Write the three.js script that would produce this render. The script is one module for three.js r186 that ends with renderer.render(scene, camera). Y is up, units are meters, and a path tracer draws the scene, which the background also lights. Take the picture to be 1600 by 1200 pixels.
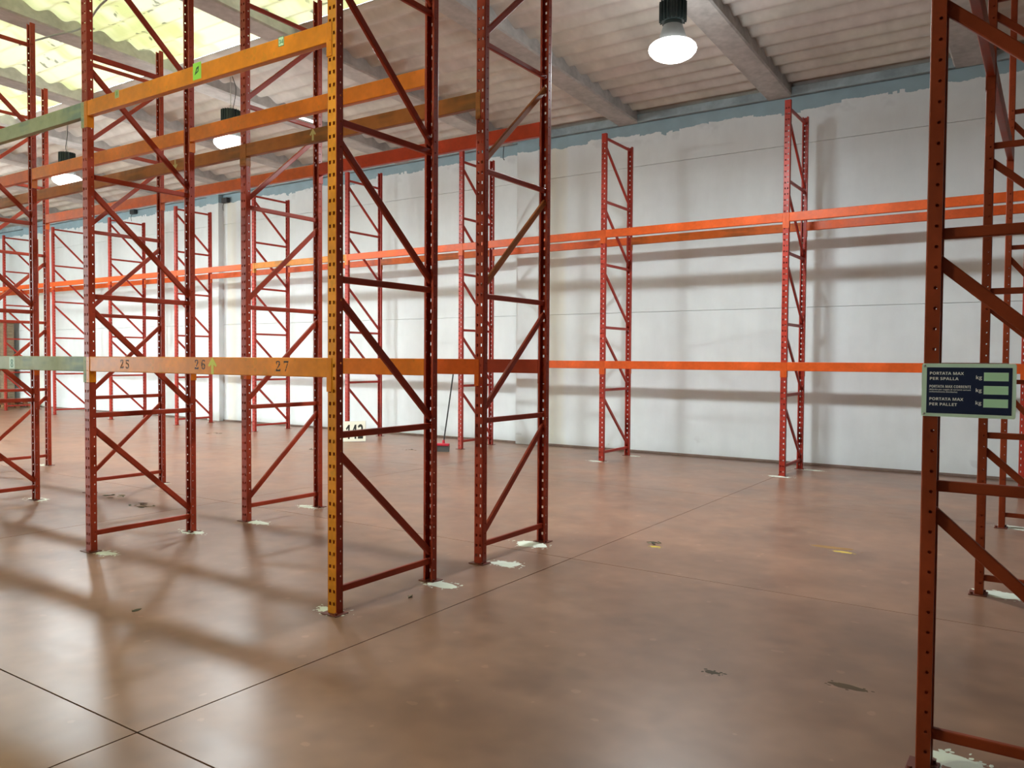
import * as THREE from 'three';
import { mergeGeometries } from 'three/addons/utils/BufferGeometryUtils.js';
import { RoundedBoxGeometry } from 'three/addons/geometries/RoundedBoxGeometry.js';
import { RectAreaLightUniformsLib } from 'three/addons/lights/RectAreaLightUniformsLib.js';

// World: x runs along the back wall (right positive), y is up, z = -D where D is the distance towards the back wall.
RectAreaLightUniformsLib.init();
const scene = new THREE.Scene();
const camera = new THREE.PerspectiveCamera(2 * Math.atan(600 / 1262.2) * 180 / Math.PI, 4 / 3, 0.05, 200);
camera.rotation.order = 'YXZ';
camera.position.set(0, 1.5, 0);
camera.rotation.set(-0.0299, 0.5935, 0.0065);
scene.add(camera);

const renderer = new THREE.WebGLRenderer({ antialias: true });
renderer.toneMapping = THREE.LinearToneMapping;
renderer.toneMappingExposure = 1.36;
renderer.shadowMap.enabled = true;
renderer.shadowMap.type = THREE.PCFSoftShadowMap;

// overcast daylight, entering through the translucent roof sheets and the open loading door
scene.background = new THREE.Color(0.92, 0.98, 1.0);
scene.backgroundIntensity = 12;
const LAMP_GLOW = 5, LAMP_POWER = 380;                       // radiance of each high bay lamp's opening
const LAMP_COLOR = new THREE.Color(0.895, 0.98, 1.0), LAMP_GREENISH = new THREE.Color(0.88, 1.0, 0.74);   // white lamps by the wall, a greenish one over the near aisle

// ---------------------------------------------------------------- helpers
let seed = 20240;
const rnd = () => { seed = (seed * 1664525 + 1013904223) >>> 0; return seed / 4294967296; };
const rr = (a, b) => a + (b - a) * rnd();
const V = (x, y, z) => new THREE.Vector3(x, y, z);
const used = {};
function numbered(name) { const n = used[name] = (used[name] ?? -1) + 1; return n ? `${name}_${String(n).padStart(3, '0')}` : name; }
function shadows(o) { o.castShadow = o.receiveShadow = true; return o; }
function prep(g) {
  if (g.index) g = g.toNonIndexed();
  for (const k of Object.keys(g.attributes)) if (!['position', 'normal', 'uv'].includes(k)) g.deleteAttribute(k);
  if (!g.attributes.normal) g.computeVertexNormals();
  return g;
}
function uvm(g, ox = 0, oy = 0) {             // uv in metres by the way each face points
  const p = g.attributes.position, n = g.attributes.normal, uv = new Float32Array(p.count * 2);
  for (let i = 0; i < p.count; i++) {
    const a = Math.abs(n.getX(i)), b = Math.abs(n.getY(i)), c = Math.abs(n.getZ(i));
    const [u, v] = b >= a && b >= c ? [p.getX(i), p.getZ(i)] : a >= c ? [p.getZ(i), p.getY(i)] : [p.getX(i), p.getY(i)];
    uv[2 * i] = u + ox; uv[2 * i + 1] = v + oy;
  }
  g.setAttribute('uv', new THREE.BufferAttribute(uv, 2));
  return g;
}
const merge = (list) => uvm(list.length > 1 ? mergeGeometries(list.map(prep)) : prep(list[0]));
function box(w, h, d, x = 0, y = 0, z = 0) { return new THREE.BoxGeometry(w, h, d).translate(x, y, z); }
function rbox(w, h, d, r, x = 0, y = 0, z = 0, s = 1) { return new RoundedBoxGeometry(w, h, d, s, r).translate(x, y, z); }
function cyl(r0, r1, h, seg, x = 0, y = 0, z = 0) { return new THREE.CylinderGeometry(r0, r1, h, seg).translate(x, y, z); }
function tube(pts, r, seg = 24, rs = 8) { return new THREE.TubeGeometry(new THREE.CatmullRomCurve3(pts), seg, r, rs, false); }
function part(name, geo, mat, parent, label) {
  const m = shadows(new THREE.Mesh(geo, mat)); m.name = name; parent.add(m);
  if (label) m.userData.label = label;
  return m;
}
function thing(name, label, category, x = 0, y = 0, z = 0, turn = 0, group) {
  const o = new THREE.Group(); o.name = numbered(name); o.position.set(x, y, z); o.rotation.y = turn;
  o.userData = { label, category, kind: 'thing' }; if (group) o.userData.group = group;
  scene.add(o); return o;
}
function structure(name, label) {
  const o = new THREE.Group(); o.name = name; o.userData = { kind: 'structure', label }; scene.add(o); return o;
}

// ---------------------------------------------------------------- textures
function lattice(n, s) { let q = s >>> 0; const a = new Float32Array(n * n); for (let i = 0; i < a.length; i++) { q = (q * 1664525 + 1013904223) >>> 0; a[i] = q / 4294967296; } return a; }
function noiseTile(nx, ny, s) {               // periodic value noise on the unit square
  const N = 64, a = lattice(N, s);
  return (u, v) => {
    const x = ((u % 1) + 1) % 1 * nx, y = ((v % 1) + 1) % 1 * ny, i = Math.floor(x), j = Math.floor(y);
    let f = x - i, g = y - j; f = f * f * (3 - 2 * f); g = g * g * (3 - 2 * g);
    const at = (p, q) => a[((q % ny) % N) * N + ((p % nx) % N)];
    return (at(i, j) * (1 - f) + at(i + 1, j) * f) * (1 - g) + (at(i, j + 1) * (1 - f) + at(i + 1, j + 1) * f) * g;
  };
}
function fbm(nx, ny, s, oct = 4) {
  const l = []; for (let o = 0; o < oct; o++) l.push(noiseTile(nx << o, ny << o, s + o * 77));
  return (u, v) => { let t = 0, a = 1, w = 0; for (const f of l) { t += a * f(u, v); w += a; a *= 0.55; } return t / w; };
}
function dataTex(w, h, fn, srgb = true, rx = 1, ry = 1) {
  const d = new Uint8Array(w * h * 4);
  for (let j = 0; j < h; j++) for (let i = 0; i < w; i++) {
    const c = fn((i + 0.5) / w, (j + 0.5) / h), k = 4 * (j * w + i);
    for (let m = 0; m < 3; m++) d[k + m] = Math.max(0, Math.min(255, c[m] * 255));
    d[k + 3] = 255;
  }
  const t = new THREE.DataTexture(d, w, h); t.wrapS = t.wrapT = THREE.RepeatWrapping; t.magFilter = THREE.LinearFilter; t.minFilter = THREE.LinearMipmapLinearFilter; t.generateMipmaps = true;
  if (srgb) t.colorSpace = THREE.SRGBColorSpace;
  t.repeat.set(rx, ry); t.needsUpdate = true; return t;
}
const grey = (v) => [v, v, v];
const sm = (a, b, x) => { const t = Math.max(0, Math.min(1, (x - a) / (b - a))); return t * t * (3 - 2 * t); };

// painted steel: grime, scuffs, rubbed streaks
const rA = fbm(6, 6, 11), rB = fbm(24, 24, 12, 3), rC = fbm(4, 40, 13, 3);
const steelMap = dataTex(512, 512, (u, v) => {
  const g = 0.86 + 0.14 * rA(u, v) + 0.12 * (rB(u, v) - 0.5), sc = sm(0.66, 0.74, rB(v, u)) * 0.16;
  return [g - sc * 0.3, g - sc * 0.1, g];
}, true, 0.9, 0.9);
const steelRough = dataTex(256, 256, (u, v) => grey(0.75 + 0.4 * (rA(u, v) - 0.4) + 0.15 * rB(u, v)), false, 0.9, 0.9);
// dusty beams: brown dust smears over the paint
const dustMap = dataTex(512, 512, (u, v) => {
  const d = sm(0.42, 0.68, 0.6 * rA(u, v) + 0.4 * rC(u, v)), g = 0.9 + 0.12 * (rB(u, v) - 0.5);
  return [g * (1 - 0.22 * d), g * (1 - 0.14 * d), g * (1 - 0.05 * d) + 0.02 * d];
}, true, 0.6, 0.6);
// polished concrete floor
const fA = fbm(3, 3, 31, 5), fB = fbm(10, 10, 32, 4), fC = fbm(40, 40, 33, 2), fD = fbm(3, 14, 35, 4);
const floorMap = dataTex(1024, 1024, (u, v) => {
  let g = 0.82 + 0.2 * (fA(u, v) - 0.5) + 0.15 * (fB(u, v) - 0.5) + 0.1 * (fC(u, v) - 0.5) + 0.12 * (fD(u, v) - 0.5);
  const speck = fC(v + 0.31, u) > 0.87 ? 0.08 : 0, dark = sm(0.55, 0.85, fB(v, u + 0.4)) * 0.06;
  g += speck - dark;
  return [g, g - 0.02 * (fA(v, u) - 0.5), g - 0.05 * (fA(v, u) - 0.5)];
}, true, 0.24, 0.24);
const floorRough = dataTex(512, 512, (u, v) => grey(0.33 + 0.08 * (fB(u, v) - 0.5) + 0.08 * (fD(u, v) - 0.5)), false, 0.24, 0.24);
// white-washed precast panels: one bay between pilasters is 8.92 m wide, 5.4 m high
const BAYW = 8.92, wA = fbm(10, 6, 51, 5), wB = fbm(60, 8, 52, 4), wC = fbm(40, 30, 53, 3), wD = fbm(60, 1, 54, 4);
const wallMap = dataTex(2048, 1228, (u, v) => {
  const y = v * 5.4, x = u * BAYW;
  const edge = 5.12 + 0.07 * (wD(u, 0) - 0.5) + 0.035 * Math.floor(4 * wA(u, 0.3)) + 0.03 * (wC(u, v) - 0.5);
  if (y > edge) { const g = 0.71 + 0.08 * (wC(u, v) - 0.5) + 0.06 * (wA(u, v) - 0.5); return [g * 0.88, g * 1.0, g * 1.05]; }
  let g = 0.935 + 0.05 * (wA(u, v) - 0.5) + 0.035 * (wB(u, v) - 0.5) + 0.025 * (wC(u, v) - 0.5);
  const thin = sm(0.55, 0.75, wC(u, v)) * sm(4.9, 5.12, y) * 0.05;
  const st = sm(0.36, 0.42, x) * (1 - sm(0.62, 0.78, x)) * (0.5 + 0.8 * wB(u, v)) * 0.32;             // rusty water stain beside each pilaster
  const scuff = sm(0.74, 0.82, wC(u + 0.3, v)) * (1 - sm(0.1, 0.4, y)) * 0.07;                        // knocks low on the wall
  g -= thin + scuff;
  return [g * (1 - 0.05 * st), g * (1 - 0.13 * st), g * (1 - 0.28 * st)];
});
// roof sheets, concrete joists, skylight sheets
const sA = fbm(8, 4, 71, 4), sB = fbm(30, 30, 72, 3);
const sheetMap = dataTex(512, 512, (u, v) => { const g = 0.9 + 0.16 * (sA(u, v) - 0.5) + 0.08 * (sB(u, v) - 0.5); return [g, g * (0.97 + 0.04 * sA(v, u)), g * 0.96]; }, true, 0.35, 0.35);
const concMap = dataTex(512, 512, (u, v) => { const g = 0.88 + 0.2 * (sA(u, v) - 0.5) + 0.14 * (sB(u, v) - 0.5); return [g, g, g]; }, true, 0.5, 0.5);
const skyMap = dataTex(1024, 512, (u, v) => {
  const d = sm(0.45, 0.8, sA(u, v)), k = sm(0.7, 0.82, sB(v, u)) * sm(0.45, 0.6, sA(v, u + 0.2)) * 0.35;
  return [0.945 - 0.12 * d - k, 0.965 - 0.11 * d - k, 0.81 - 0.2 * d - k * 0.8];
}, true, 0.3, 0.3);
const woodMap = dataTex(256, 256, (u, v) => { const g = 0.78 + 0.3 * (rC(u, v) - 0.5); return [g, g * 0.95, g * 0.88]; }, true, 2, 2);

function canvasTex(w, h, draw) {
  const c = document.createElement('canvas'); c.width = w; c.height = h;
  const x = c.getContext('2d'); draw(x, w, h);
  const t = new THREE.CanvasTexture(c); t.colorSpace = THREE.SRGBColorSpace; t.anisotropy = 8; return t;
}

// ---------------------------------------------------------------- materials
const lin = (r, g, b) => new THREE.Color().setRGB(r, g, b);
const srgb = (r, g, b) => new THREE.Color().setRGB(r / 255, g / 255, b / 255, THREE.SRGBColorSpace);
const steel = (c, rough = 0.5, map = steelMap) => new THREE.MeshPhysicalMaterial({ color: c, map, roughness: rough, roughnessMap: steelRough, metalness: 0, specularIntensity: map === dustMap ? 0.35 : 0.55 });
const std = (o) => new THREE.MeshStandardMaterial(o);
const M = {
  post: steel(srgb(180, 66, 40), 0.48), postYellow: steel(srgb(244, 154, 36), 0.45), postWall: steel(srgb(184, 60, 46), 0.45), postSign: steel(srgb(162, 68, 34), 0.5), braceTan: steel(srgb(196, 120, 70), 0.5),
  orange: steel(srgb(226, 100, 30), 0.42), gold: steel(srgb(248, 146, 22), 0.42), amber: steel(srgb(244, 130, 28), 0.45), brown: steel(srgb(184, 112, 56), 0.55, dustMap), redOrange: steel(srgb(206, 62, 28), 0.45), darkRed: steel(srgb(170, 60, 30), 0.5),
  greyGreen: steel(srgb(184, 190, 150), 0.6, dustMap),
  wallOrange: steel(srgb(226, 94, 34), 0.5), wallOrangeDust: steel(srgb(210, 100, 38), 0.5, dustMap), wallYellow: steel(srgb(222, 138, 50), 0.5, dustMap),
  plate: steel(srgb(120, 60, 44), 0.6),
  slab: new THREE.MeshPhysicalMaterial({ color: lin(0.402, 0.222, 0.144), map: floorMap, roughness: 1, roughnessMap: floorRough, specularIntensity: 0.65 }),
  joint: std({ color: lin(0.03, 0.025, 0.02), roughness: 1 }),
  wall: std({ color: lin(0.84, 0.9, 0.92), map: wallMap, roughness: 0.85 }),
  plainWall: std({ color: lin(0.62, 0.62, 0.6), map: concMap, roughness: 0.9 }),
  lintel: std({ color: lin(0.41, 0.52, 0.57), map: concMap, roughness: 0.8 }),
  skirting: std({ color: lin(0.34, 0.25, 0.21), map: concMap, roughness: 0.9 }),
  sheet: std({ color: lin(0.71, 0.685, 0.675), map: sheetMap, roughness: 0.8, side: THREE.DoubleSide }),
  joist: std({ color: lin(0.6, 0.58, 0.56), map: concMap, roughness: 0.9 }),
  skylight: new THREE.MeshPhysicalMaterial({ color: 0xffffff, map: skyMap, roughness: 1, transmission: 0.075, thickness: 0, side: THREE.DoubleSide }),
  dust: std({ color: lin(0.72, 0.76, 0.66), roughness: 1 }),
  black: std({ color: lin(0.02, 0.022, 0.025), roughness: 0.6 }),
  darkGreen: std({ color: lin(0.025, 0.04, 0.04), roughness: 0.5 }),
  wood: std({ color: lin(0.42, 0.24, 0.13), map: woodMap, roughness: 0.8 }), woodOrange: std({ color: lin(0.55, 0.2, 0.09), map: woodMap, roughness: 0.8 }), beige: std({ color: lin(0.5, 0.43, 0.33), map: woodMap, roughness: 0.85 }),
  zinc: std({ color: lin(0.5, 0.5, 0.48), roughness: 0.4, metalness: 0.6 }),
};

// ---------------------------------------------------------------- the setting
const XL = -31, XR = 5.4, DB = 12.12, DFRONT = -4, SLOPE = 0.043;
const joistY = (D) => 5.355 + SLOPE * (DB - D), SHEET = 0.14, sheetY = (D) => joistY(D) + SHEET;

// floor: slabs with saw-cut joints
const floor = structure('floor', 'polished reddish concrete floor cast in large slabs');
const jx = [XL - 0.4, -27.94, -23.8, -19.7, -15.56, -11.38, -7.2, -3.02, 1.16, XR + 0.4], jd = [DFRONT - 0.4, -1.67, 1.81, 5.29, 8.72, DB + 0.35];
part('joint_bed', merge([box(XR - XL + 0.8, 0.1, DB - DFRONT + 0.8, (XL + XR) / 2, -0.062, -(DB + DFRONT) / 2)]), M.joint, floor, 'dark sealant bed showing in the joints');
for (let i = 0; i < jx.length - 1; i++) for (let j = 0; j < jd.length - 1; j++) {
  const g = j > 2 ? 0.0024 : 0.0035, x0 = jx[i] + g, x1 = jx[i + 1] - g, d0 = jd[j] + g, d1 = jd[j + 1] - g;
  const geo = prep(rbox(x1 - x0, 0.06, d1 - d0, 0.0012, (x0 + x1) / 2, -0.03, -(d0 + d1) / 2));
  part('slab', uvm(geo), M.slab, floor);
}

// back wall: three courses of precast panels between pilasters, unpainted lintel on top
const wall = structure('wall_back', 'white-washed precast panel wall with ragged paint edge');
const PIL = [1.14, 1.14 - BAYW, 1.14 - 2 * BAYW, 1.14 - 3 * BAYW], PW = 0.46, PD = 0.13;
const courses = [[0, 2.288], [2.292, 4.658], [4.662, 5.35]];
function wallUV(g) {                            // metres along the bay and up the wall
  const p = g.attributes.position, uv = new Float32Array(p.count * 2);
  for (let i = 0; i < p.count; i++) { uv[2 * i] = (p.getX(i) - PIL[1]) / BAYW; uv[2 * i + 1] = p.getY(i) / 5.4; }
  g.setAttribute('uv', new THREE.BufferAttribute(uv, 2)); return g;
}
const spans = [[PIL[0] + 0.1, XR], [PIL[1], PIL[0]], [PIL[2], PIL[1]], [PIL[3], PIL[2]], [XL, PIL[3]]];
for (const [a, b] of spans) for (const [y0, y1] of courses)
  part('wall_panel', wallUV(prep(rbox(b - a - 0.004, y1 - y0, 0.2, 0.004, (a + b) / 2, (y0 + y1) / 2, -(DB + 0.1)))), M.wall, wall);
for (const x of PIL) part('pilaster', wallUV(prep(rbox(PW, 5.35, PD + 0.1, 0.008, x, 2.675, -(DB - PD / 2 + 0.05)))), M.wall, wall);
part('lintel', merge([rbox(XR - XL, 0.125, 0.3, 0.006, (XL + XR) / 2, 5.42, -(DB + 0.09)), box(XR - XL, 0.2, 0.16, (XL + XR) / 2, 5.56, -(DB + 0.14))]), M.lintel, wall, 'blue-grey unpainted concrete lintel');
part('backing', merge([box(XR - XL, 5.7, 0.06, (XL + XR) / 2, 2.83, -(DB + 0.25))]), M.joint, wall);
const skirt = structure('baseboard_back', 'dirty brown skirting line at the foot of the wall');
part('skirting', merge([rbox(XR - XL, 0.035, 0.012, 0.003, (XL + XR) / 2, 0.0175, -(DB - 0.006))]), M.skirting, skirt);
// the other walls, outside the picture, with the open loading door whose daylight reaches the left of the hall
const wl = structure('wall_left', 'plain end wall'); part('wall_panel', merge([box(0.25, 6.4, DB - DFRONT + 0.8, XL - 0.125, 3.2, -(DB + DFRONT) / 2)]), M.plainWall, wl);
const wr = structure('wall_right', 'plain end wall'); part('wall_panel', merge([box(0.25, 6.4, DB - DFRONT + 0.8, XR + 0.125, 3.2, -(DB + DFRONT) / 2)]), M.plainWall, wr);
const wf = structure('wall_front', 'plain wall with an open loading door');
const DOOR = [-30, -19, 4.7];
part('wall_panel', merge([box(DOOR[0] - XL, 6.5, 0.25, (XL + DOOR[0]) / 2, 3.25, -DFRONT + 0.125), box(XR - DOOR[1], 6.5, 0.25, (XR + DOOR[1]) / 2, 3.25, -DFRONT + 0.125), box(DOOR[1] - DOOR[0], 6.5 - DOOR[2], 0.25, (DOOR[0] + DOOR[1]) / 2, (6.5 + DOOR[2]) / 2, -DFRONT + 0.125)]), M.plainWall, wf);
const yard = structure('ground_outside', 'pale paved yard outside the loading door');
part('paving', merge([box(60, 0.1, 24, -23, -0.08, -DFRONT + 12.3)]), std({ color: lin(0.36, 0.38, 0.34), roughness: 0.95 }), yard);

// roof: joists across the hall, ribbed sheets between them, a band of translucent sheets
const ceiling = structure('ceiling', 'ribbed roof sheets on grey concrete joists with a translucent band');
const JW = 0.37, JS = 2.44, joistR = []; for (let k = -2; k < 13; k++) joistR.push(-0.838 - JS * k);
function joistGeo(xc) {
  const s = new THREE.Shape(); const a = JW / 2, c = 0.02;
  s.moveTo(-a + c, 0); s.lineTo(a - c, 0); s.lineTo(a, c); s.lineTo(a - 0.03, SHEET + 0.16); s.lineTo(-a + 0.03, SHEET + 0.16); s.lineTo(-a, c); s.closePath();
  const L = DB - DFRONT, g = prep(new THREE.ExtrudeGeometry(s, { depth: L, bevelEnabled: false }));
  g.translate(xc, 0, -DB); const p = g.attributes.position;
  for (let i = 0; i < p.count; i++) p.setY(i, p.getY(i) + joistY(-p.getZ(i)));
  g.computeVertexNormals(); return uvm(g);
}
for (const xr of joistR) if (xr < XR) part('roof_joist', joistGeo(xr - JW / 2), M.joist, ceiling);
function sheetGeo(x0, x1, d0, d1) {             // ribs run along x; a thin closed skin
  const P = 0.34, prof = [...Array(14)].map((_, k) => [k / 14 * P, 0.034 - 0.034 * Math.cos(k / 14 * 2 * Math.PI)]), line = [];
  for (let n = Math.floor(d0 / P) - 1; n <= Math.ceil(d1 / P); n++) for (const [d, h] of prof) { const D = n * P + d; if (D > d0 && D < d1) line.push([D, h]); }
  line.unshift([d0, line[0][1]]); line.push([d1, line[line.length - 1][1]]);
  const pos = [], T = 0.012, Q = (a, b, c, d) => pos.push(...a, ...b, ...c, ...a, ...c, ...d);
  for (let i = 0; i < line.length - 1; i++) {
    const [D, h] = line[i], [E2, k] = line[i + 1], y = sheetY(D) + h, w = sheetY(E2) + k;
    Q([x0, y, -D], [x1, y, -D], [x1, w, -E2], [x0, w, -E2].slice()); pos.splice(-18, 18, ...flip([[x0, y, -D], [x1, y, -D], [x1, w, -E2], [x0, w, -E2]]));
    if (T) pos.push(...flip([[x0, y + T, -D], [x0, w + T, -E2], [x1, w + T, -E2], [x1, y + T, -D]]));
  }
  const g = new THREE.BufferGeometry(); g.setAttribute('position', new THREE.Float32BufferAttribute(pos, 3)); g.computeVertexNormals();
  return uvm(g, rr(0, 3), rr(0, 3));
}
function flip([a, b, c, d]) { return [...a, ...c, ...b, ...a, ...d, ...c]; }
function skinGeo(x0, x1, d0, d1) {              // single skin, for the translucent sheets
  const g = sheetGeo(x0, x1, d0, d1), p = g.attributes.position, n = g.attributes.normal, u = g.attributes.uv, P = [], N = [], U = [];
  for (let i = 0; i < p.count; i += 12) for (let j = i; j < i + 6; j++) { P.push(p.getX(j), p.getY(j), p.getZ(j)); N.push(n.getX(j), n.getY(j), n.getZ(j)); U.push(u.getX(j), u.getY(j)); }
  const o = new THREE.BufferGeometry(); o.setAttribute('position', new THREE.Float32BufferAttribute(P, 3)); o.setAttribute('normal', new THREE.Float32BufferAttribute(N, 3)); o.setAttribute('uv', new THREE.Float32BufferAttribute(U, 2));
  return o;
}
const edges = [XR + 0.2, ...joistR.filter((x) => x < XR && x > XL).map((x) => x - JW / 2), XL - 0.2];
const SKY0 = -2.6, SKY1 = 7.08, SKYX = -4.5;   // the translucent band starts beyond the first bays
for (let i = 0; i < edges.length - 1; i++) {
  const x1 = edges[i], x0 = edges[i + 1];
  part('roof_sheet', sheetGeo(x0, x1, SKY1, DB + 0.1), M.sheet, ceiling);
  if (x1 > SKYX) { part('roof_sheet', sheetGeo(x0, x1, DFRONT - 0.3, SKY1), M.sheet, ceiling); continue; }
  part('skylight_sheet', skinGeo(x0, x1, SKY0, SKY1), M.skylight, ceiling, 'translucent yellowed skylight sheet');
  part('roof_sheet', sheetGeo(x0, x1, DFRONT - 0.3, SKY0), M.sheet, ceiling);
}

// ---------------------------------------------------------------- pallet rack parts
const W = 0.078, DEP = 0.05, T = 0.0026, FD = 0.92, PITCH = 0.0735;
const cache = {};
function uprightGeo(H) {
  if (cache[H]) return cache[H];
  const r = 0.006, rows = Math.floor((H - 0.08) / PITCH), list = [];
  const rect = (x0, x1) => { const s = new THREE.Shape(); s.moveTo(x0, 0.004); s.lineTo(x1, 0.004); s.lineTo(x1, H); s.lineTo(x0, H); s.closePath(); return s; };
  const hole = (s, x, y, a, b, n) => { const h = new THREE.Path(); for (let k = 0; k < n; k++) { const t = (k + 0.5) / n * 2 * Math.PI; const px = x + a * Math.cos(t) * (n === 4 ? Math.SQRT2 : 1), py = y + b * Math.sin(t) * (n === 4 ? Math.SQRT2 : 1); k ? h.lineTo(px, py) : h.moveTo(px, py); } h.closePath(); s.holes.push(h); };
  const web = rect(-W / 2 + r, W / 2 - r);
  for (let k = 0; k < rows; k++) for (const sx of [-0.0165, 0.0165]) hole(web, sx, 0.062 + k * PITCH, 0.0078, 0.0104, 4);
  list.push(new THREE.ExtrudeGeometry(web, { depth: T, bevelEnabled: false }).translate(0, 0, -T));
  for (const s of [1, -1]) list.push(box(0.016, H - 0.004, T, s * (W / 2 - 0.008), H / 2 + 0.002, -DEP + T / 2));
  const inner = list.reduce((n, g) => n + prep(g.clone()).attributes.position.count, 0);
  const fl = rect(0, DEP - r);
  for (let k = 0; k < rows; k++) hole(fl, 0.027, 0.078 + k * PITCH, 0.0066, 0.0066, 6);
  const f = new THREE.ExtrudeGeometry(fl, { depth: T, bevelEnabled: false }).rotateY(Math.PI / 2);
  list.push(f.clone().translate(W / 2 - T, 0, -r), f.clone().translate(-W / 2, 0, -r));
  for (const s of [1, -1]) {
    const c = new THREE.Shape(); c.absarc(s * (W / 2 - r), r, r, s > 0 ? -Math.PI / 2 : Math.PI, s > 0 ? 0 : 1.5 * Math.PI, false); c.absarc(s * (W / 2 - r), r, r - T, s > 0 ? 0 : 1.5 * Math.PI, s > 0 ? -Math.PI / 2 : Math.PI, true); c.closePath();
    list.push(new THREE.ExtrudeGeometry(c, { depth: H - 0.004, bevelEnabled: false, curveSegments: 4 }).rotateX(-Math.PI / 2).translate(0, 0.004, 0));
  }
  const g = merge(list);
  g.addGroup(0, inner, 0); g.addGroup(inner, g.attributes.position.count - inner, 1);   // the web may be painted apart from the flanges
  return cache[H] = g;
}
const bracePlain = {};
function braceGeo(L, h = 0.042, t = 0.026) {   // a rolled channel, bolted at both ends
  const k = `${L.toFixed(3)}_${h}`;
  return bracePlain[k] ??= merge([rbox(t, h, L, 0.006, 0, 0, 0, 2), cyl(0.007, 0.007, t + 0.014, 8).rotateZ(Math.PI / 2).translate(0, 0, L / 2 - 0.02), cyl(0.007, 0.007, t + 0.014, 8).rotateZ(Math.PI / 2).translate(0, 0, -L / 2 + 0.02)]);
}
const plateGeo = merge([rbox(0.13, 0.006, 0.105, 0.0025, 0, 0.003, -0.02), cyl(0.009, 0.009, 0.014, 6, 0.05, 0.012, 0.016), cyl(0.009, 0.009, 0.014, 6, -0.05, 0.012, -0.052)]);
function rackFrame(label, group, x, D, o = {}) {
  const { H = 5.05, HR = H, y0 = 0.137, dy = 0.914, dir = 1, turn = 0, post = M.post, rear = Array.isArray(post) ? post[1] : post, brace = rear, tan = [] } = o;
  const t = thing('rack_ladder', label, 'rack frame', x, 0, -D, turn, group);
  part('upright', uprightGeo(H), Array.isArray(post) ? post : [post, post], t); part('base_plate', plateGeo, M.plate, t);
  const u2 = part('upright', uprightGeo(HR), Array.isArray(rear) ? rear : [rear, rear], t); u2.rotation.y = Math.PI; u2.position.z = -FD;
  const p2 = part('base_plate', plateGeo, M.plate, t); p2.rotation.y = Math.PI; p2.position.z = -FD;
  const zf = -0.028, zr = -FD + 0.028;
  for (let k = 0; y0 + k * dy < Math.min(H, HR) - 0.03; k++) {
    const y = y0 + k * dy, b = part('horizontal_brace', braceGeo(zf - zr, 0.04), brace, t); b.position.set(0, y, (zf + zr) / 2);
    const yt = y + dy - 0.088, yb = y + 0.055;
    if (y + dy > Math.min(H, HR) + 0.05) break;
    const A = V(0, dir > 0 ? yt : yb, zf), B = V(0, dir > 0 ? yb : yt, zr), L = A.distanceTo(B);
    const d = part('diagonal_brace', braceGeo(L, 0.044), tan.includes(k) ? M.braceTan : brace, t); d.position.copy(A).add(B).multiplyScalar(0.5); d.rotation.x = Math.atan2(A.y - B.y, A.z - B.z) * -1;
  }
  return t;
}
const BH = 0.115, beamCache = {};
function beamGeo(L) { return beamCache[L.toFixed(3)] ??= merge([rbox(L, BH, 0.05, 0.006, 0, 0, -0.025, 2)]); }
const connGeo = (s) => cache['conn' + s] ??= merge([rbox(0.042, 0.196, 0.0035, 0.0015, s * 0.016, -0.043, 0.0022), rbox(0.0035, 0.196, 0.052, 0.0015, -s * 0.004, -0.043, -0.025), cyl(0.005, 0.005, 0.004, 8).rotateX(Math.PI / 2).translate(s * 0.022, 0.02, 0.004), cyl(0.005, 0.005, 0.004, 8).rotateX(Math.PI / 2).translate(s * 0.022, -0.05, 0.004), cyl(0.005, 0.005, 0.004, 8).rotateX(Math.PI / 2).translate(s * 0.022, -0.12, 0.004)]);
// a beam hooked between two posts; front faces +z of its own axes; yTop is its upper edge
function rackBeam(label, group, xa, xb, yTop, D, mat, o = {}) {
  const L = Math.abs(xb - xa) - W - 0.004, t = thing('rack_beam', label, 'rack beam', (xa + xb) / 2, yTop - BH / 2, -D, o.turn ?? 0, group);
  part('beam', beamGeo(L), mat, t);
  for (const s of [-1, 1]) part('connector', connGeo(s), o.conn ?? mat, t).position.x = s * (L / 2 + 0.004);
  return t;
}
// flat print or a sticker on the front face of a beam, placed by world x and height
function sticker(beam, name, geo, mat, x, y, label) { const p = part(name, geo, mat, beam, label); p.position.set(x - beam.position.x, y - beam.position.y, 0.0006); return p; }
function printMat(text, w, h, font, color) {
  const t = canvasTex(w, h, (c) => { c.fillStyle = '#000'; c.fillRect(0, 0, w, h); c.fillStyle = '#fff'; c.font = font; c.textAlign = 'center'; c.textBaseline = 'middle'; c.fillText(text, w / 2, h * 0.53); c.fillStyle = '#000'; c.fillRect(0, h * 0.66, w, h * 0.035); c.fillRect(0, h * 0.3, w, h * 0.03); });
  t.colorSpace = THREE.NoColorSpace;
  return std({ color, alphaMap: t, transparent: true, roughness: 0.7 });
}

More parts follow.
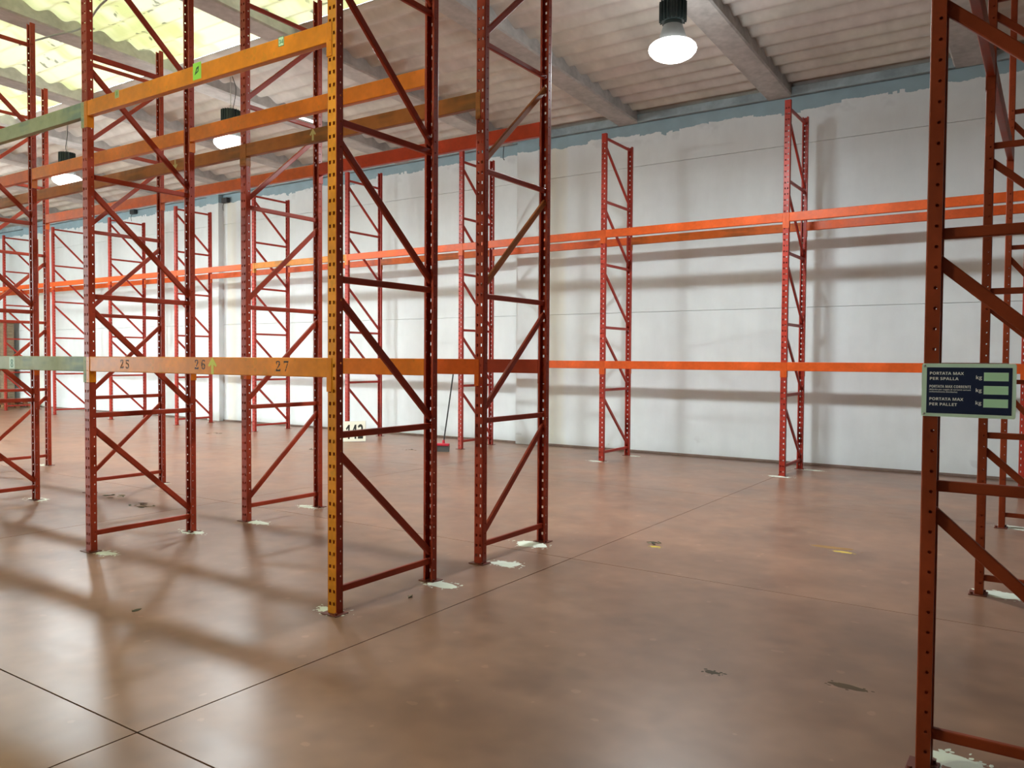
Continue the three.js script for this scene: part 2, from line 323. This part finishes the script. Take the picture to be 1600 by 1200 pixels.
// ---------------------------------------------------------------- double rack: front row and rear row
const XF = [-3.497, -6.167, -8.851, -11.531], D1 = 3.31, D2 = D1 + 1.443, L1 = 1.505, L2 = 3.44;
const RG1 = 'frames of the double rack front row', RG2 = 'frames of the double rack rear row';
const fr = [
  ['end frame of the stencilled-beam rack row with golden front post', 'orange-red frame between the stencilled beam and the beam numbered 8', 'orange-red frame at the far end of the beam numbered 8', 'orange-red frame of stencilled rack row, fourth from its golden end post'],
  ['end frame of the rear rack row, back to back with the golden post frame', 'rear-row frame behind the frame where stencilled and numbered-8 beams meet', 'third frame of the rear rack row counted from the double rack end', 'fourth frame of the rear rack row counted from the double rack end']];
const hts = [[5.05, 5.05], [5.05, 5.05], [4.93, 5.1], [5.05, 5.15]];
XF.forEach((x, i) => {
  rackFrame(fr[0][i], RG1, x, D1, { H: hts[i][0], dir: 1, post: i === 0 ? [M.postYellow, M.post] : M.post });
  rackFrame(fr[1][i], RG2, x, D2, { H: hts[i][1], dir: -1, tan: i === 0 ? [2, 3] : [] });
});
const rowMats = [[M.gold, M.amber, M.brown, M.redOrange], [M.greyGreen, M.amber, M.brown, M.orange], [M.amber, M.orange, M.brown, M.orange]], lowMats = [[M.gold, M.amber, M.orange, M.darkRed], [M.greyGreen, M.orange, M.brown, M.redOrange], [M.amber, M.orange, M.orange, M.redOrange]];
const bayName = ['end bay', 'second bay', 'third bay'], lineName = ['front side of front row', 'back side of front row', 'front side of rear row', 'back side of rear row'];
const colorName = new Map([[M.orange, 'orange'], [M.brown, 'dusty brown'], [M.darkRed, 'dark red'], [M.redOrange, 'red-orange'], [M.gold, 'golden orange'], [M.amber, 'amber'], [M.greyGreen, 'grey-green']]);
const beamsAt = {};
for (let b = 0; b < 3; b++) for (let l = 0; l < 2; l++) for (let s = 0; s < 4; s++) {
  const mat = (l ? rowMats : lowMats)[b][s], rear = s % 2, D = (s < 2 ? D1 : D2) + (rear ? FD : 0), dx = (x) => x;
  let label = `${colorName.get(mat)} ${l ? 'upper' : 'lower'} beam, ${lineName[s]}, ${bayName[b]} of double rack`;
  if (s === 0 && l === 0 && b === 0) label = 'golden orange lower beam stencilled 25, 26 and 27';
  if (s === 0 && l === 0 && b === 1) label = 'grey-green lower beam with a green number 8 sticker';
  beamsAt[`${b}${l}${s}`] = rackBeam(label, 'beams of the double rack', dx(XF[b]), dx(XF[b + 1]), l ? L2 : L1, D, mat, { turn: rear ? Math.PI : 0 });
}
// stencilled numbers, arrows and stickers on the beams
{
  const low = beamsAt['000'], up = beamsAt['010'], num8 = beamsAt['100'];
  const ink = lin(0.03, 0.024, 0.016), faded = lin(0.16, 0.1, 0.05), font = 'bold 118px serif';
  const pl = new THREE.PlaneGeometry(0.13, 0.092);
  sticker(low, 'stencil_number', pl, printMat('2 5', 176, 124, font, faded), -5.646, 1.453);
  sticker(low, 'stencil_number', pl, printMat('2 6', 176, 124, font, lin(0.07, 0.045, 0.025)), -4.75, 1.457);
  sticker(low, 'stencil_number', pl, printMat('2 7', 176, 124, font, ink), -3.93, 1.454);
  const arrow = (w, h) => { const s = new THREE.Shape(); s.moveTo(0, h / 2); s.lineTo(w / 2, h * 0.02); s.lineTo(w * 0.38, -h * 0.08); s.lineTo(w * 0.14, h * 0.06); s.lineTo(w * 0.14, -h / 2); s.lineTo(-w * 0.14, -h / 2); s.lineTo(-w * 0.14, h * 0.06); s.lineTo(-w * 0.38, -h * 0.08); s.lineTo(-w / 2, h * 0.02); s.closePath(); return merge([new THREE.ExtrudeGeometry(s, { depth: 0.0006, bevelEnabled: false })]); };
  const yellow = std({ color: lin(0.66, 0.62, 0.05), roughness: 0.5 });
  sticker(low, 'arrow_sticker', arrow(0.092, 0.112), yellow, -4.615, 1.449, 'yellow upward arrow sticker');
  const faint = std({ color: lin(0.5, 0.42, 0.16), roughness: 0.6 });
  const rowB = beamsAt['012'];
  sticker(rowB, 'arrow_sticker', arrow(0.075, 0.1), faint, -6.0 + 0.75, 3.39);
  const dn = sticker(beamsAt['112'], 'arrow_sticker', arrow(0.075, 0.1), faint, -7.2, 3.385); dn.rotation.z = Math.PI;
  const tag = (w, h, paint) => [merge([box(w, h, 0.0006)]), canvasTex(128, Math.round(128 * h / w), paint)];
  const stickerOn = (beam, x, y, w, h, paint, label) => {
    const [g, t] = tag(w, h, paint); const base = sticker(beam, 'number_sticker', g, std({ color: lin(0.75, 0.85, 0.7), roughness: 0.5 }), x, y, label);
    part('sticker_print', new THREE.PlaneGeometry(w, h), std({ map: t, roughness: 0.5 }), base).position.z = 0.0007;
  };
  stickerOn(num8, -7.352, 1.447, 0.095, 0.1, (c, w, h) => { c.fillStyle = '#b4d2b4'; c.fillRect(0, 0, w, h); c.fillStyle = '#2c7d50'; c.font = 'bold 128px sans-serif'; c.textAlign = 'center'; c.textBaseline = 'middle'; c.fillText('8', w / 2, h * 0.54); }, 'pale sticker with a green 8');
  stickerOn(up, -3.932, 3.415, 0.05, 0.058, (c, w, h) => { c.fillStyle = '#d6f0d0'; c.fillRect(0, 0, w, h); c.strokeStyle = '#3b8a4a'; c.lineWidth = 10; c.strokeRect(5, 5, w - 10, h - 10); c.fillStyle = '#2f7d40'; c.font = 'bold 88px sans-serif'; c.textAlign = 'center'; c.textBaseline = 'middle'; c.fillText('34', w / 2, h * 0.54); }, 'small sticker reading 34');
  stickerOn(up, -4.764, 3.398, 0.088, 0.11, (c, w, h) => { c.fillStyle = '#9be04a'; c.fillRect(0, 0, w, h); c.fillStyle = '#123a1a'; c.beginPath(); c.moveTo(w * 0.2, h * 0.72); c.lineTo(w * 0.42, h * 0.3); c.lineTo(w * 0.72, h * 0.22); c.lineTo(w * 0.66, h * 0.56); c.closePath(); c.fill(); c.fillStyle = '#9be04a'; c.beginPath(); c.moveTo(w * 0.4, h * 0.56); c.lineTo(w * 0.5, h * 0.4); c.lineTo(w * 0.6, h * 0.36); c.lineTo(w * 0.56, h * 0.5); c.closePath(); c.fill(); }, 'bright green sticker with a dark arrow mark');
  stickerOn(up, -5.72, 3.417, 0.052, 0.058, (c, w, h) => { c.fillStyle = '#a8b878'; c.fillRect(0, 0, w, h); c.fillStyle = '#7f9a58'; c.fillRect(w * 0.3, h * 0.2, w * 0.4, h * 0.5); }, 'faded pale green sticker');
}

// ---------------------------------------------------------------- rack along the back wall
const XW = (n) => -2.95 - 2.652 * (n - 1), DW = 10.68;
const ord = ['first', 'second', 'third', 'fourth', 'fifth', 'sixth', 'seventh', 'eighth', 'ninth', 'tenth', 'eleventh'];
const wallH = { 1: [4.87, 4.87], 2: [4.84, 4.83], 3: [4.95, 4.97], 4: [4.93, 5.08] };
const wallExtra = { 1: ' beside the long floor joint', 3: ' with a broom leaning on it', 4: ' behind the 142 board' };
for (let n = 0; n <= 10; n++) {
  const [H, HR] = wallH[n] ?? [4.84, 4.84];
  rackFrame(`red frame of back wall rack, ${ord[n]} from sign end${wallExtra[n] ?? ''}`, 'frames of the back wall rack', XW(n), DW, { H, HR, y0: 0.13, dy: 0.93, dir: 1, post: M.postWall });
}
for (let n = 0; n < 10; n++) for (let l = 0; l < 2; l++) for (let s = 0; s < 2; s++) {
  const mat = l === 0 ? M.wallOrange : n === 4 && !s ? M.wallYellow : (n === 3 || n === 1) && s ? M.wallOrangeDust : M.wallOrange;
  rackBeam(`orange ${l ? 'upper' : 'lower'} ${s ? 'back' : 'front'} beam of back wall rack, ${ord[n]} bay from load sign end`, 'beams of the back wall rack', XW(n), XW(n + 1), l ? 3.425 : 1.493, DW + (s ? FD : 0), mat, { turn: s ? Math.PI : 0 });
}

// ---------------------------------------------------------------- rack set crosswise, with the load sign
const XS = [-0.402, -0.414, -0.414], DS = [3.3, 6.02, 8.58];
const signLabels = ['dark orange frame carrying the blue load sign', 'orange frame of crosswise rack, next behind the load sign frame', 'orange frame of crosswise rack nearest the back wall rack'];
DS.forEach((d, i) => rackFrame(signLabels[i], 'frames of the crosswise rack', XS[i], d, { H: 5.0, y0: [0.14, 0.11, 0.12][i], dy: [0.912, 0.924, 1.21][i], dir: 1, turn: -Math.PI / 2, post: M.postSign }));
for (let b = 0; b < 2; b++) for (let l = 0; l < 2; l++) {
  const t = rackBeam(`dark orange ${l ? 'upper' : 'lower'} beam of crosswise rack ${b ? 'between its two far frames' : 'from the load sign frame backwards'}`, 'beams of the crosswise rack', DS[b], DS[b + 1], l ? 3.43 : 1.5, 0, M.postSign, { turn: -Math.PI / 2 + Math.atan2(XS[b] - XS[b + 1], DS[b + 1] - DS[b]) });
  t.position.set((XS[b] + XS[b + 1]) / 2, t.position.y, -(DS[b] + DS[b + 1]) / 2);
}
{
  const D = DS[0] - W / 2 - 0.0065, s = thing('load_sign', 'dark blue load capacity sign with three pale green fields, fixed to rack post', 'sign', -0.26, 1.402, -D);
  const w = 0.291, h = 0.19, r = 0.008, sh = new THREE.Shape();
  sh.moveTo(-w / 2 + r, -h / 2); sh.lineTo(w / 2 - r, -h / 2); sh.quadraticCurveTo(w / 2, -h / 2, w / 2, -h / 2 + r); sh.lineTo(w / 2, h / 2 - r); sh.quadraticCurveTo(w / 2, h / 2, w / 2 - r, h / 2); sh.lineTo(-w / 2 + r, h / 2); sh.quadraticCurveTo(-w / 2, h / 2, -w / 2, h / 2 - r); sh.lineTo(-w / 2, -h / 2 + r); sh.quadraticCurveTo(-w / 2, -h / 2, -w / 2 + r, -h / 2);
  part('board', merge([new THREE.ExtrudeGeometry(sh, { depth: 0.003, bevelEnabled: false }).translate(0, 0, -0.003)]), std({ color: srgb(222, 250, 232), roughness: 0.45 }), s);
  const t = canvasTex(1024, 640, (c, W_, H_) => {
    c.fillStyle = '#0c2048'; c.fillRect(0, 0, W_, H_); c.fillStyle = '#ffffff'; c.textBaseline = 'alphabetic'; c.textAlign = 'left';
    const put = (txt, x, y, px, wide, bold = 'bold') => { c.save(); c.font = `${bold} ${px}px sans-serif`; const m = c.measureText(txt).width; c.translate(x, y); c.scale(wide / m, 1); c.fillText(txt, 0, 0); c.restore(); };
    put('PORTATA MAX', 32, 102, 56, 424); put('PER SPALLA', 32, 176, 56, 362);
    put('PORTATA MAX CORRENTI', 32, 284, 52, 512); put('(Riferita per coppia di correnti caricati', 32, 318, 26, 512); put('uniformemente distribuito)', 32, 350, 26, 350);
    put('PORTATA MAX', 32, 460, 56, 424); put('PER PALLET', 32, 534, 56, 350);
    for (const y of [130, 306, 478]) put('kg', 596, y + 26, 66, 78);
    c.fillStyle = '#cdfbd8'; for (const y of [64, 246, 424]) c.fillRect(694, y, 288, 116);
  });
  const pm = part('print', new THREE.PlaneGeometry(0.263, 0.164), std({ map: t, roughness: 0.45 }), s, 'dark blue print with white lettering'); pm.position.set(0.002, -0.001, 0.0006);
  for (const y of [0.086, -0.086]) part('rivet', merge([new THREE.SphereGeometry(0.0045, 10, 6, 0, 2 * Math.PI, 0, Math.PI / 2).rotateX(Math.PI / 2)]), M.zinc, s).position.set(-0.137, y, 0);
}

// ---------------------------------------------------------------- high bay lamps under the joists
const lathe = (pts) => merge([new THREE.LatheGeometry(pts.map(([x, y]) => new THREE.Vector2(x, y)), 40)]);
const G = {
  reflector: lathe([[0.15, 0.112], [0.142, 0.15], [0.125, 0.2], [0.105, 0.26], [0.092, 0.3], [0.086, 0.3], [0.1, 0.256], [0.118, 0.198], [0.135, 0.15], [0.143, 0.112], [0.15, 0.112]]),
  lens: lathe([[0.0001, -0.075], [0.08, -0.07], [0.15, -0.055], [0.205, -0.025], [0.238, 0.012], [0.246, 0.04], [0.238, 0.068], [0.215, 0.092], [0.18, 0.108], [0.14, 0.115]]),
  housing: (() => { const l = [cyl(0.115, 0.115, 0.2, 28, 0, 0.42, 0), cyl(0.09, 0.1, 0.05, 24, 0, 0.305, 0)]; for (let k = 0; k < 20; k++) { const a = k / 20 * 2 * Math.PI; l.push(box(0.03, 0.2, 0.006, 0.126, 0.42, 0).rotateY(a)); } return merge(l); })(),
  hook: merge([new THREE.TorusGeometry(0.024, 0.006, 8, 16).translate(0, 0.546, 0)]),
};
const glow = std({ color: 0xffffff, emissive: new THREE.Color(1, 0.98, 0.94), emissiveIntensity: 5 });
const reflectorMat = new THREE.MeshPhysicalMaterial({ color: lin(0.3, 0.32, 0.32), roughness: 0.5, transmission: 0.1, thickness: 0, side: THREE.DoubleSide });
const lampLabels = ['large lit high bay lamp hanging above the open red floor', 'lit high bay lamp hanging behind the golden rack post', 'lit high bay lamp hanging farthest along the lamp row in view', 'lit high bay lamp at the far end of the row', 'lit high bay lamp over the near aisle before the golden rack post'];
[[-3.36, 4.67, 7.9], [-10.3, 4.67, 7.72], [-14.95, 4.67, 7.7], [-19.6, 4.67, 7.7], [-3.95, 4.67, 0.8, 0.42, LAMP_GREENISH]].forEach(([x, y, D, dim = 1, tint = LAMP_COLOR], i) => {
  const t = thing('high_bay_lamp', lampLabels[i], 'lamp', x, y, -D, 0, 'high bay lamps');
  part('reflector', G.reflector, reflectorMat, t, 'translucent bell reflector'); part('lens', G.lens, glow, t, 'glowing lens'); part('housing', G.housing, M.darkGreen, t, 'dark finned driver housing'); part('hook', G.hook, M.zinc, t);
  const top = (i ? sheetY(D) : joistY(D)) - y - 0.002, dx = [0.02, 0.05, -0.04, 0, 0, 0][i];
  part('chain', merge([cyl(0.006, 0.006, top - 0.56, 6, 0, (top + 0.56) / 2, 0)]), M.zinc, t);
  part('cable', merge([tube([V(0.03, 0.5, 0), V(0.08 + dx, 0.58, 0.04), V(0.1 + dx, top * 0.5 + 0.3, 0.02), V(0.04, top, 0)], 0.005, 20, 6)]), M.black, t);
  const L = new THREE.RectAreaLight(tint, LAMP_POWER * dim, 0.36, 0.36); L.position.set(x, y - 0.085, -D); L.rotation.x = -Math.PI / 2; scene.add(L);
  const U = new THREE.PointLight(tint, LAMP_GLOW * dim, 0, 2); U.position.set(x, y + 0.03, -D); U.castShadow = true; U.shadow.radius = 8; scene.add(U);   // what the glowing bowl sends out sideways and upwards
});
// slim tube fitting on the roof
{
  const t = thing('tube_light', 'slim white fluorescent tube fitting under the roof sheets', 'lamp', -10.15, 5.36, -9.05);
  part('batten', merge([rbox(0.07, 0.05, 0.62, 0.008, 0, 0.04, 0)]), std({ color: lin(0.6, 0.6, 0.6), roughness: 0.5 }), t);
  part('tube', merge([cyl(0.019, 0.019, 0.56, 14).rotateX(Math.PI / 2)]), std({ color: 0xffffff, emissive: new THREE.Color(1, 0.98, 0.95), emissiveIntensity: 2 }), t, 'glowing tube');
  for (const s of [-1, 1]) part('end_cap', merge([rbox(0.05, 0.055, 0.03, 0.006, 0, 0.005, s * 0.295)]), std({ color: lin(0.5, 0.5, 0.5), roughness: 0.5 }), t);
  for (const s of [-1, 1]) part('hanger', merge([cyl(0.003, 0.003, 0.2, 6, 0, 0.16, s * 0.2)]), M.zinc, t);
  const P = new THREE.RectAreaLight(LAMP_COLOR, 3, 0.04, 0.56); P.position.set(-10.15, 5.335, -9.05); P.rotation.x = -Math.PI / 2; scene.add(P);
}

// ---------------------------------------------------------------- small things
function blob(rx, rz, h, s, n = 30, rings = 4) {   // an irregular thin heap
  const f = fbm(7, 3, s, 3), pos = [0, h, 0], idx = [];
  for (let k = 1; k <= rings; k++) for (let i = 0; i < n; i++) {
    const a = i / n * 2 * Math.PI, t = k / rings, q = t * (0.55 + 0.9 * f(i / n, 0.3) * (0.6 + 0.4 * t));
    pos.push(rx * q * Math.cos(a), h * (1 - t * t) * (0.7 + 0.6 * f(i / n, t)), rz * q * Math.sin(a));
  }
  for (let i = 0; i < n; i++) idx.push(0, 1 + (i + 1) % n, 1 + i);
  for (let k = 0; k < rings - 1; k++) for (let i = 0; i < n; i++) { const a = 1 + k * n + i, b = 1 + k * n + (i + 1) % n; idx.push(a, b, a + n, b, b + n, a + n); }
  const g = new THREE.BufferGeometry(); g.setAttribute('position', new THREE.Float32BufferAttribute(pos, 3)); g.setIndex(idx); g.computeVertexNormals(); return merge([g]);
}
const dusts = [
  [-3.37, 4.17, 0.13, 0.07, 'at back foot of the golden post frame'], [-3.33, 4.87, 0.13, 0.09, 'at front foot of rear row end frame'], [-3.52, 5.5, 0.16, 0.1, 'at back foot of rear row end frame'], [-3.55, 3.36, 0.12, 0.06, 'at the foot of the golden post'],
  [-6.0, 3.36, 0.11, 0.06, 'at front foot of the frame beside the 25 stencil'], [-6.14, 4.2, 0.14, 0.06, 'at back foot of the frame beside the 25 stencil'], [-6.02, 4.79, 0.13, 0.06, 'at front foot of second rear row frame'], [-6.25, 5.6, 0.15, 0.07, 'at back foot of second rear row frame'],
  [-8.87, 4.22, 0.15, 0.08, 'at back foot of third front row frame'], [-8.85, 5.64, 0.1, 0.05, 'at back foot of third rear row frame'], [-11.6, 5.62, 0.15, 0.07, 'at back foot of fourth rear row frame'],
  [-2.98, 10.66, 0.16, 0.07, 'at front foot of wall rack frame by the long joint'], [-2.83, 11.56, 0.2, 0.07, 'at back foot of wall rack frame by the long joint'], [-5.66, 10.64, 0.14, 0.05, 'at front foot of third wall rack frame'], [-5.53, 11.57, 0.16, 0.05, 'at back foot of third wall rack frame'],
  [-0.285, 3.42, 0.1, 0.08, 'at the foot of the load sign frame'], [-0.25, 6.08, 0.16, 0.09, 'at the foot of the frame behind the load sign frame'], [-0.28, 8.63, 0.14, 0.09, 'at the foot of crosswise frame nearest the wall rack'],
];
function dustGeo(rx, rz, s) {                 // a ragged powder heap with grains strewn round it
  const l = [blob(rx * 0.8, rz * 0.8, 0.007, s, 44, 4)];
  for (let k = 0; k < 46; k++) { const a = rr(0, 6.283), q = 0.55 + 0.75 * Math.pow(rnd(), 1.6), r = rr(0.003, 0.014) * (1.5 - q * 0.7); l.push(blob(r * rr(0.8, 2), r, 0.0018, s + k, 7, 1).rotateY(rr(0, 6)).translate(rx * q * Math.cos(a), 0, rz * q * Math.sin(a))); }
  return merge(l);
}
dusts.forEach(([x, D, rx, rz, where], i) => { const m = part('dust_patch', dustGeo(rx * 1.1, rz * 1.1, 300 + i), M.dust, floor, `white plaster dust ${where}`); m.position.set(x, 0.0002, -D); m.userData.kind = 'stuff'; });
const stains = [[-0.77, 3.93, 0.075, 0.03, lin(0.1, 0.06, 0.03), 'dark oil spot near the load sign frame'], [-1.47, 6.83, 0.16, 0.05, lin(0.32, 0.17, 0.06), 'brown oily stain on the open red floor'], [-1.37, 6.72, 0.07, 0.03, lin(0.6, 0.42, 0.08), 'yellow fleck beside the brown oily stain'], [-1.35, 3.74, 0.04, 0.02, lin(0.08, 0.06, 0.04), 'small dark spot in the open aisle'], [-2.66, 6.02, 0.04, 0.025, lin(0.6, 0.45, 0.05), 'yellow fleck beside the dry leaf clump']];
stains.forEach(([x, D, a, b, c, label], i) => { const m = part('stain', merge([blob(a, b, 0.0008, 500 + i, 40, 3), ...[...Array(14)].map((_, k) => blob(rr(0.004, 0.012), rr(0.003, 0.008), 0.0006, 520 + k, 7, 1).translate(rr(-1.5, 1.5) * a, 0, rr(-1.3, 1.3) * b))]), std({ color: c, roughness: 0.9 }), floor, label); m.position.set(x, 0.0001, -D); });
function debris(label, x, D, r, n, mats) {
  const t = thing('dry_debris', label, 'debris', x, 0, -D);
  for (let k = 0; k < n; k++) {
    const w = rr(0.02, 0.05), s = new THREE.Shape(); s.moveTo(-w, 0); s.quadraticCurveTo(-w * 0.2, w * 0.6, w, 0.1 * w); s.quadraticCurveTo(0, -w * 0.55, -w, 0);
    const g = new THREE.ExtrudeGeometry(s, { depth: 0.002, bevelEnabled: false, curveSegments: 5 }).rotateX(-Math.PI / 2 + rr(-0.35, 0.35)).rotateY(rr(0, 6.28));
    g.computeBoundingBox();
    const m = part('fragment', merge([g.translate(rr(-r, r), -g.boundingBox.min.y, rr(-r, r) * 0.6)]), mats[k % mats.length], t);
  }
}
const leafMats = [std({ color: lin(0.07, 0.065, 0.04), roughness: 0.9 }), std({ color: lin(0.16, 0.13, 0.07), roughness: 0.9 }), std({ color: lin(0.32, 0.29, 0.2), roughness: 0.9 })];
debris('dark dry leaf clump on the open red floor', -2.73, 6.14, 0.06, 8, leafMats);
debris('scattered dark fragments between the two rows of the double rack', -7.65, 4.66, 0.13, 14, leafMats);
debris('loose dark chips near the frame with the 25 stencil', -8.4, 4.8, 0.16, 9, leafMats);
debris('single dark chip on the floor before the double rack', -4.49, 2.69, 0.01, 2, leafMats);
debris('small chip on the floor beside the golden post frame', -3.36, 3.84, 0.01, 2, leafMats);
debris('pale scraps on the floor before the sixth wall frame', -13.86, 10.0, 0.2, 8, leafMats.slice(1));
debris('scraps on the floor between broom and number board', -8.85, 10.1, 0.15, 6, leafMats);
debris('small dark scrap in the aisle behind the double rack', -10.2, 9.2, 0.1, 5, leafMats);

// number board leaning by the wall rack
{
  const t = thing('number_board', 'white board with black number 142 propped on the floor before wall rack', 'sign', -10.44, 0.004, -10.42, 0.42);
  part('prop', merge([rbox(0.03, 0.3, 0.012, 0.003, 0, 0.15, -0.13).rotateX(0.16)]), M.wood, t);
  const inner = new THREE.Group(); inner.name = 'panel'; t.add(inner); inner.rotation.set(-0.16, 0, 0.05);
  part('board', merge([rbox(0.43, 0.37, 0.012, 0.003, 0, 0.195, -0.006)]), std({ color: lin(0.72, 0.72, 0.64), roughness: 0.6 }), inner);
  const tx = canvasTex(256, 200, (c, w, h) => { c.fillStyle = '#e4e2d2'; c.fillRect(0, 0, w, h); c.fillStyle = '#16160f'; c.font = 'bold 170px sans-serif'; c.textAlign = 'center'; c.textBaseline = 'middle'; c.save(); c.translate(w / 2, h / 2); c.scale(0.76, 1.2); c.fillText('142', 0, 6); c.restore(); });
  const p = part('print', new THREE.PlaneGeometry(0.41, 0.35), std({ map: tx, roughness: 0.6 }), inner); p.position.set(0, 0.195, 0.0008);
}
// broom leaning on the third wall frame
{
  const t = thing('broom', 'broom with red head, grey bristles and dark handle leaning on wall rack', 'broom', -8.3, 0, -10.22, 0.35);
  part('bristles', (() => { const l = []; for (let i = 0; i < 26; i++) for (let j = 0; j < 4; j++) l.push(cyl(0.004, 0.0055, 0.1, 5).rotateZ((i - 12.5) * -0.008).translate((i - 12.5) * 0.0122, 0.051, (j - 1.5) * 0.013)); return merge(l); })(), std({ color: lin(0.16, 0.16, 0.155), roughness: 0.9 }), t, 'grey bristles');
  part('head', merge([rbox(0.32, 0.045, 0.062, 0.015, 0, 0.115, 0, 2), cyl(0.02, 0.026, 0.06, 12, 0.06, 0.16, 0)]), std({ color: lin(0.6, 0.03, 0.06), roughness: 0.4 }), t, 'red plastic head');
  part('handle', merge([tube([V(0.06, 0.15, 0), V(0.075, 0.7, -0.2), V(0.09, 1.36, -0.44)], 0.012, 8, 10)]), M.black, t, 'dark handle');
}
// pallets and a tall crate at the far end of the wall rack
function pallet(label, x, y, D, turn, mat) {
  const t = thing('wooden_pallet', label, 'pallet', x, y, -D, turn, 'pallets at the far end of the wall rack');
  for (let k = 0; k < 3; k++) part('bottom_board', merge([rbox(1.2, 0.02, 0.1, 0.003, 0, 0.01, (k - 1) * 0.35)]), mat, t);
  for (let k = 0; k < 3; k++) for (let j = 0; j < 3; j++) part('block', merge([rbox(0.12, 0.08, 0.1, 0.003, (j - 1) * 0.53, 0.06, (k - 1) * 0.35)]), mat, t);
  for (let k = 0; k < 6; k++) part('top_board', merge([rbox(1.2, 0.02, 0.11, 0.003, 0, 0.11, (k - 2.5) * 0.138)]), mat, t);
}
pallet('weathered wooden pallet on the floor at far end of wall rack', -25.65, 0, 11.4, 0.05, M.wood);
pallet('orange stained wooden pallet lying on the weathered pallet', -25.7, 0.12, 11.34, -0.03, M.woodOrange);
{
  const t = thing('tall_crate', 'tall beige wooden crate standing behind the pallets at the far end', 'crate', -26.95, 0, -11.86);
  for (let k = 0; k < 6; k++) part('board', merge([rbox(0.175, 2.5, 0.02, 0.004, (k - 2.5) * 0.183, 1.25, 0.12)]), M.beige, t);
  part('body', merge([rbox(1.1, 2.5, 0.2, 0.01, 0, 1.25, 0)]), M.beige, t); part('top_rail', merge([rbox(1.14, 0.1, 0.25, 0.008, 0, 2.55, 0.01)]), M.wood, t, 'brown top rail');
}
// fittings on the wall and under the roof
for (const [x, y, label] of [[-16.28, 5.2, 'small black fixture beside the pilaster under the lintel'], [-20.1, 5.3, 'small black fixture on the lintel over far wall rack frames']]) {
  const t = thing('wall_fixture', label, 'fixture', x, y, -(DB - 0.05), 0, 'black wall fixtures');
  part('body', merge([rbox(0.2, 0.12, 0.1, 0.015, 0, 0, 0.02)]), M.black, t); part('cable', merge([tube([V(-0.04, -0.05, 0.03), V(-0.06, -0.14, 0.05), V(-0.05, -0.24, 0.04)], 0.006, 10, 6)]), M.black, t);
}
{
  const t = thing('wall_hook', 'thin dark rod hooked from the lintel beside the pilaster', 'hook', -8.34, 5.32, -(DB - 0.075));
  part('rod', merge([tube([V(0, 0.02, -0.005), V(0, -0.1, 0.012), V(0, -0.2, 0.012), V(0.025, -0.235, 0.012)], 0.007, 14, 6)]), M.black, t);
  const c = thing('roof_cable', 'grey cable running under the translucent roof sheets', 'cable', 0, 0, 0);
  part('cable', merge([tube([V(-11.35, 5.58, -5.25), V(-10.6, 5.54, -5.28), V(-9.9, 5.5, -5.3), V(-9.2, 5.56, -5.15), V(-8.4, 5.63, -5.1)], 0.012, 40, 8)]), std({ color: lin(0.3, 0.32, 0.3), roughness: 0.6 }), c);
}

renderer.render(scene, camera);
